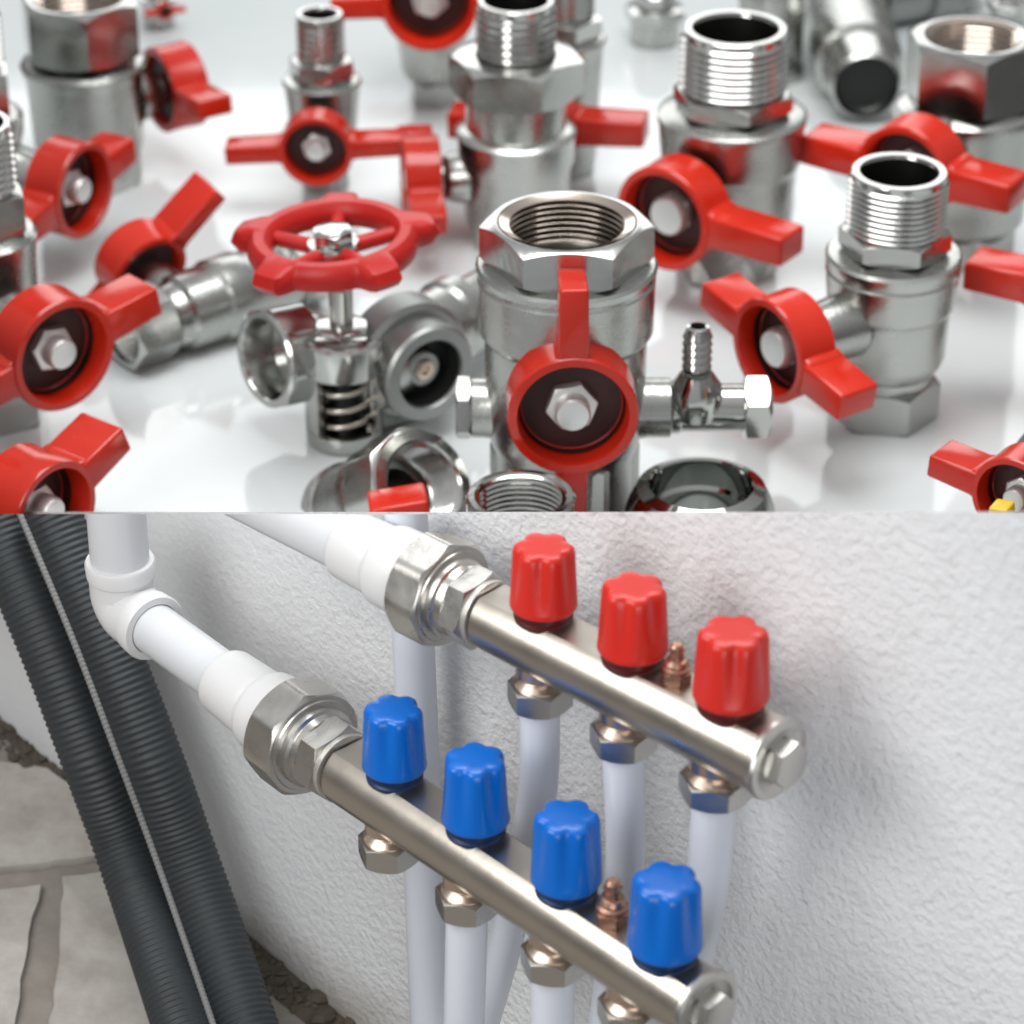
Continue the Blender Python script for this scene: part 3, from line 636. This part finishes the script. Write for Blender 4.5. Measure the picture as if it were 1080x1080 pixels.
# handwheel tilted a little
wn = (Z + AX * -.06 + hdir(0) * .02).normalized(); WC = V(257) + AX * -6 * u; fw = frame(WC, wn, AX)
hw = MB(); NS = 120; rows = []; lob = 5
def lobe(a):
    m = (a - R(16)) % (2 * math.pi / lob); m = min(m, 2 * math.pi / lob - m); t = max(0.0, 1 - max(0, m - .13) / .13); return 3 * t * t - 2 * t * t * t if t < 1 else 1
prof = [(-11, .55), (-13, -.2), (-10, -.85), (0, -1), (10, -.85), (13, -.2), (11, .6), (5, 1), (-5, 1)]
vs = []
for i in range(NS):
    a = 2 * math.pi * i / NS; ro = lobe(a)
    for (o_, z) in prof:
        k = max(0.0, o_ + 2) / 15; rr = 75 + o_ + ro * 22 * k; vs.append(fw @ Vector((math.cos(a) * rr * u, math.sin(a) * rr * u, z * 14 * u)))
n = len(prof); fs = [(i * n + k, i * n + (k + 1) % n, ((i + 1) % NS) * n + (k + 1) % n, ((i + 1) % NS) * n + k) for i in range(NS) for k in range(n)]
hw.add(vs, fs)
for k in range(5):
    a = R(16 + 72 * k); dd = fw.to_3x3() @ Vector((math.cos(a), math.sin(a), 0))
    hw.tube([WC + dd * 16 * u - wn * 6 * u, WC + dd * 74 * u + wn * 0 * u], [8.5 * u, 8 * u], 16)
hw.lathe([(0, -24 * u), (20 * u, -24 * u), (24 * u, -14 * u), (27 * u, -4 * u), (25 * u, 0), (0, 0)], fw, 40)
wh = hw.build('handwheel', M['red_paint'], gv, 40)
q = MB(); q.lathe([(0, -1 * u), (26 * u, -1 * u), (26 * u, 3 * u), (0, 3 * u)], fw, 40); q.hexnut(22 * u, 3 * u, 16 * u, .001, fw, 12); q.lathe([(0, 16.5 * u), (13 * u, 16.5 * u), (15 * u, 15 * u)], fw, 32); sub(q, 'wheel_nut', M['bright'], wh)
# left port
pd = (hdir(-52) * .97 + Z * .10).normalized(); PC = V(389) + hdir(180) * 62 * u - AX * 4 * u; pf = frame(PC, pd, Z)
q = MB(); q.lathe([(30 * u, 14 * u), (44 * u, 40 * u), (48 * u, 60 * u)], pf, 48); q.hexnut(55 * u, 52 * u, 96 * u, 43 * u, pf, 22, n=8, ct=.5)
q.lathe([(50 * u, 94 * u), (52 * u, 97 * u), (49 * u, 100 * u), (44 * u, 100 * u), (42 * u, 97 * u), (40 * u, 60 * u), (20 * u, 56 * u), (0, 56 * u)], pf, 64)
q.build('left_port', M['nickel'], gv)
# right port: stepped ring with dark recess and brass screw
rd = hdir(34); RC = V(392) + AX * 70 * u + hdir(180) * 26 * u; rf_ = frame(RC, rd, Z)
q = MB(); q.lathe([(50 * u, -40 * u), (66 * u, -30 * u), (66 * u, 4 * u), (60 * u, 8 * u), (54 * u, 8 * u), (54 * u, 36 * u), (51 * u, 40 * u), (39 * u, 40 * u), (37 * u, 37 * u), (36 * u, 10 * u), (0, 10 * u)], rf_, 72); rp_ = q.build('right_port', M['zinc'], gv)
q = MB(); q.lathe([(35.8 * u, 36 * u), (35.6 * u, 12.6 * u), (0, 12.6 * u)], rf_, 48); sub(q, 'recess', M['black'], rp_)
q = MB(); q.lathe([(0, 12 * u), (21 * u, 12 * u), (21 * u, 22 * u), (18 * u, 25 * u), (0, 25 * u)], rf_, 40); sub(q, 'valve_disc', M['zinc'], rp_)
q = MB(); q.hexnut(12 * u, 25 * u, 29 * u, 5 * u, rf_, 0); q.lathe([(5.4 * u, 29 * u), (5 * u, 25.5 * u), (0, 25.5 * u)], rf_, 24); sub(q, 'brass_screw', M['brass'], rp_)
# body and pipe going to the back right
bd = (hdir(142)).normalized(); q = MB(); BC = V(396) + AX * 10 * u
q.lathe([(0, 0), (46 * u, 0), (50 * u, 30 * u), (50 * u, 90 * u), (44 * u, 96 * u), (43 * u, 150 * u), (47 * u, 156 * u), (47 * u, 176 * u), (36 * u, 184 * u), (36 * u, 260 * u), (30 * u, 264 * u), (0, 264 * u)], frame(BC, bd, Z), 56); q.build('rear_body', M['cast'], gv)
q = MB(); q.box((-34 * u, -30 * u, 6 * u), (34 * u, 34 * u, 70 * u), frame(V(462) + AX * 50 * u + hdir(180) * 46 * u, Z, hdir(124)), bev=6 * u); q.build('body_block', M['zinc'], gv)

# 13b open threaded fitting lying in the front, with its own red wing
u = upx(tbl(440, 540)); FC = on_z(447, 512, ZT + 62 * u); fd = (hdir(46) * math.cos(R(36)) + Z * math.sin(R(36))).normalized()
ff = frame(FC, fd, Z); ft = thing('threaded_fitting', Vector((FC.x, FC.y, ZT)), 'tilted silver fitting with open thread facing up, red tip at its mouth', 'fitting')
q = MB(); q.hexnut(66 * u, -58 * u, -5 * u, 47 * u, ff, 14, n=8, ct=.6, cb=.5); q.lathe([(60 * u, -8 * u), (61 * u, -4 * u), (59 * u, 0), (48 * u, 1 * u), (46 * u, -2 * u)], ff, 64); fb = q.build('end_nut', M['nickel'], ft)
q = MB(); q.lathe([(46 * u, -2 * u)] + thread_prof(45 * u, -4 * u, -44 * u, 7, 3.2 * u) + [(40 * u, -46 * u), (30 * u, -48 * u)], ff, 64); ts = q.build('thread_socket', M['nickel'], ft, 25)
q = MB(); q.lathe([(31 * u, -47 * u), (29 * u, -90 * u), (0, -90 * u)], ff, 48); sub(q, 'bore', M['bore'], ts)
q = MB(); q.lathe([(48 * u, -50 * u), (57 * u, -58 * u), (60 * u, -66 * u), (60 * u, -78 * u), (56 * u, -84 * u), (55 * u, -128 * u), (58 * u, -132 * u), (57 * u, -148 * u), (50 * u, -158 * u), (0, -158 * u)], ff, 64); q.build('body', M['cast'], ft)
q = MB(); rw = on_z(420, 531, ZT + 74 * u); q.box((-30 * u, -22 * u, -9 * u), (30 * u, 22 * u, 9 * u), frame(rw, Z + AX * -.12, AX + hdir(180) * .12), bev=4 * u); q.build('lever_tip', M['red'], ft)

# 14b small ring with inner thread
RP = tbl(549, 652); u = upx(RP); hh = rise(RP, 522); fr = frame(RP, Z)
rg = thing('threaded_socket', RP, 'round silver socket with ribbed inner thread below the big front valve', 'fitting')
q = MB(); q.lathe([(44 * u, 0), (54 * u, 2 * u), (56 * u, hh - 8 * u), (57 * u, hh - 4 * u), (54 * u, hh), (48 * u, hh), (46 * u, hh - 2 * u)], fr, 72); q.build('body', M['nickel'], rg)
q = MB(); q.lathe([(46 * u, hh - 2 * u)] + thread_prof(46 * u, hh - 3 * u, hh - 60 * u, 9, 3 * u) + [(40 * u, hh - 62 * u), (0, hh - 62 * u)], fr, 72); q.build('thread_socket', M['bright'], rg)
# 15b polished domed ring
DP = tbl(737, 588); u = upx(DP); hh = rise(DP, 511); fr = frame(DP, Z)
dr = thing('union_ring', DP, 'dark polished domed ring with wide open mouth at the front edge', 'fitting')
pr = [(50 * u, 0)] + [((56 + 24 * math.sin(math.pi * (.12 + .76 * t))) * u, hh * t) for t in [i / 20 for i in range(21)]]
pr[-1] = (57 * u, hh); pr += [(55 * u, hh + 1 * u), (53 * u, hh - 1 * u), (52 * u, hh - 30 * u), (48 * u, hh - 34 * u), (47 * u, 4 * u), (50 * u, 0)]
q = MB(); q.lathe(pr, fr, 96); q.build('ring', M['chrome'], dr)

# lying tapered tube at the back
root, A, d, L, u, fr = lying('pipe_nipple', 'pale tapered tube lying at the back, dark mouth toward the front', 'fitting', (914, 92), (872, -40),
    [(.12, 0), (.12, 20), (.02, 29), (0, 33), (.01, 37), (.10, 39), (.16, 40), (.17, 46), (.55, 48), (.58, 42), (1, 42), (1, 0)], M['cast'], 42)
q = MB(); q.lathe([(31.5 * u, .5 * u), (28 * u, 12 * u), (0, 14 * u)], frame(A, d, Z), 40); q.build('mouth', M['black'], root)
# further fittings out of focus along the back
valve('dim valve right behind the broad male-thread valve at the back', (812, 82), [(82, 30), (60, 33), (20, 33), (10, 35), (0, 36), (-20, 36), (-40, 34)], [(83, 62, 36, 10, 12), (-40, -62, 38, 0, 26)], None, (-62, 26, 5, 30))
def small_fit(label, base, hgt, r, red=False, name='pipe_fitting'):
    Pq = tbl(*base); uq = upx(Pq); t = thing(name, Pq, label, 'fitting', 'small blurred fittings at the back'); f_ = frame(Pq, Z)
    q = MB(); q.lathe([(0, 0), (r * .9 * uq, 0), (r * uq, 3 * uq), (r * uq, hgt * .4 * uq), (r * .8 * uq, hgt * .45 * uq), (r * .8 * uq, hgt * .9 * uq), (r * .6 * uq, hgt * uq), (r * .5 * uq, hgt * .6 * uq), (0, hgt * .6 * uq)], f_, 40); q.build('body', M['cast'], t)
    q = MB(); q.hexnut(r * 1.25 * uq, hgt * .42 * uq, hgt * .66 * uq, r * .5 * uq, f_, 12); q.build('collar_nut', M['bright'], t)
    if red: handle(t, Pq + Z * hgt * .5 * uq + hdir(20) * r * 1.9 * uq, hdir(20), hdir(110), r * .5, r * .5, r * .8, r * .35, uq, None, None)
    return t
small_fit('short two-step fitting between the rear valves at the top', (690, 44), 60, 26)
small_fit('short fitting with a small red lever behind the large left valve', (168, 26), 50, 17, True)
small_fit('bright stub fitting at the top right corner, beside the hexagonal valve', (1062, 24), 40, 18)
small_fit('bright stub fitting behind the open hexagonal top at the right', (1020, 6), 34, 16)
lying('pipe_nipple', 'dark lying pipe piece along the far right edge of the table', 'fitting', (925, -2), (1010, -18), [(0, 0), (0, 26), (.1, 30), (.5, 30), (.52, 36), (.9, 36), (1, 30), (1, 0)], M['zinc'], 30)
# yellow-handled valve below the lower right one
valve('valve with a yellow lever, only its yellow corner showing under the red one', (1068, 690), [(690, 40), (640, 46), (610, 46), (600, 36)], [(690, 660, 46, 0, 16), (602, 580, 44, 0, 28)], None, (580, 26, 5, 30),
      dict(a=-30, y=577, L=70, R=26, D=26, phi=95, wl=52, wt=22, ww=24, n0=36, mat=M['yellow']))

# ------------------------------------------------------------------ light
w = bpy.data.worlds.new('World'); sc.world = w; w.use_nodes = True; nt = w.node_tree; bg = nt.nodes['Background']
tc = nt.nodes.new('ShaderNodeTexCoord'); sx = nt.nodes.new('ShaderNodeSeparateXYZ'); nt.links.new(tc.outputs['Generated'], sx.inputs['Vector'])
rp = nt.nodes.new('ShaderNodeValToRGB'); el = rp.color_ramp.elements
mr = nt.nodes.new('ShaderNodeMapRange'); mr.inputs['From Min'].default_value = -1; nt.links.new(sx.outputs['Z'], mr.inputs['Value'])
nt.links.new(mr.outputs['Result'], rp.inputs['Fac'])
el[0].position = 0.0; el[0].color = (.16, .16, .155, 1); el[1].position = 1.0; el[1].color = (.95, .96, .98, 1)
for p, c in ((.44, .18), (.54, .28), (.66, .40), (.8, .60)):
    e = el.new(p); e.color = (c, c, c * 1.01, 1)
nt.links.new(rp.outputs['Color'], bg.inputs['Color']); bg.inputs['Strength'].default_value = .75
def area(name, loc, target, sx_, sy_, power, col=(1, 1, 1)):
    l = bpy.data.lights.new(name, 'AREA'); l.shape = 'RECTANGLE'; l.size = sx_; l.size_y = sy_; l.energy = power; l.color = col
    o = bpy.data.objects.new(name, l); COL.objects.link(o); o.location = loc
    o.rotation_euler = (Vector(target) - Vector(loc)).to_track_quat('-Z', 'Y').to_euler(); return o
tcn = tbl(540, 250)
area('softbox_over_table', (0.5, tcn.y - 3.0, ZT + 13), tcn + Vector((0, -1.5, 0)), 10, 7, 1560, (.99, 1, 1))
area('back_panel', (0, tcn.y + 12.5, ZT + 7.2), (0, tcn.y, ZT + .6), 16, 6.4, 720, (.98, 1, 1))
bc = L0.lerp(L1, .5)
area('key_light', bc + Vector((-5.2, -2.2, 5.2)), bc, 5, 5, 500, (1, .99, .97))  # unseen soft key from the left, added for the manifolds; no window there
area('fill_light', (1.0, 4.2, 4.6), bc + Vector((.4, .2, 0)), 5, 4.0, 275, (.97, .985, 1))  # low fill added to brighten the stucco wall; no such lamp is seen
sc.view_settings.view_transform = 'Standard'; sc.view_settings.look = 'None'; sc.view_settings.exposure = 0; sc.view_settings.gamma = 1
sc.render.engine = 'CYCLES'; sc.cycles.max_bounces = 8
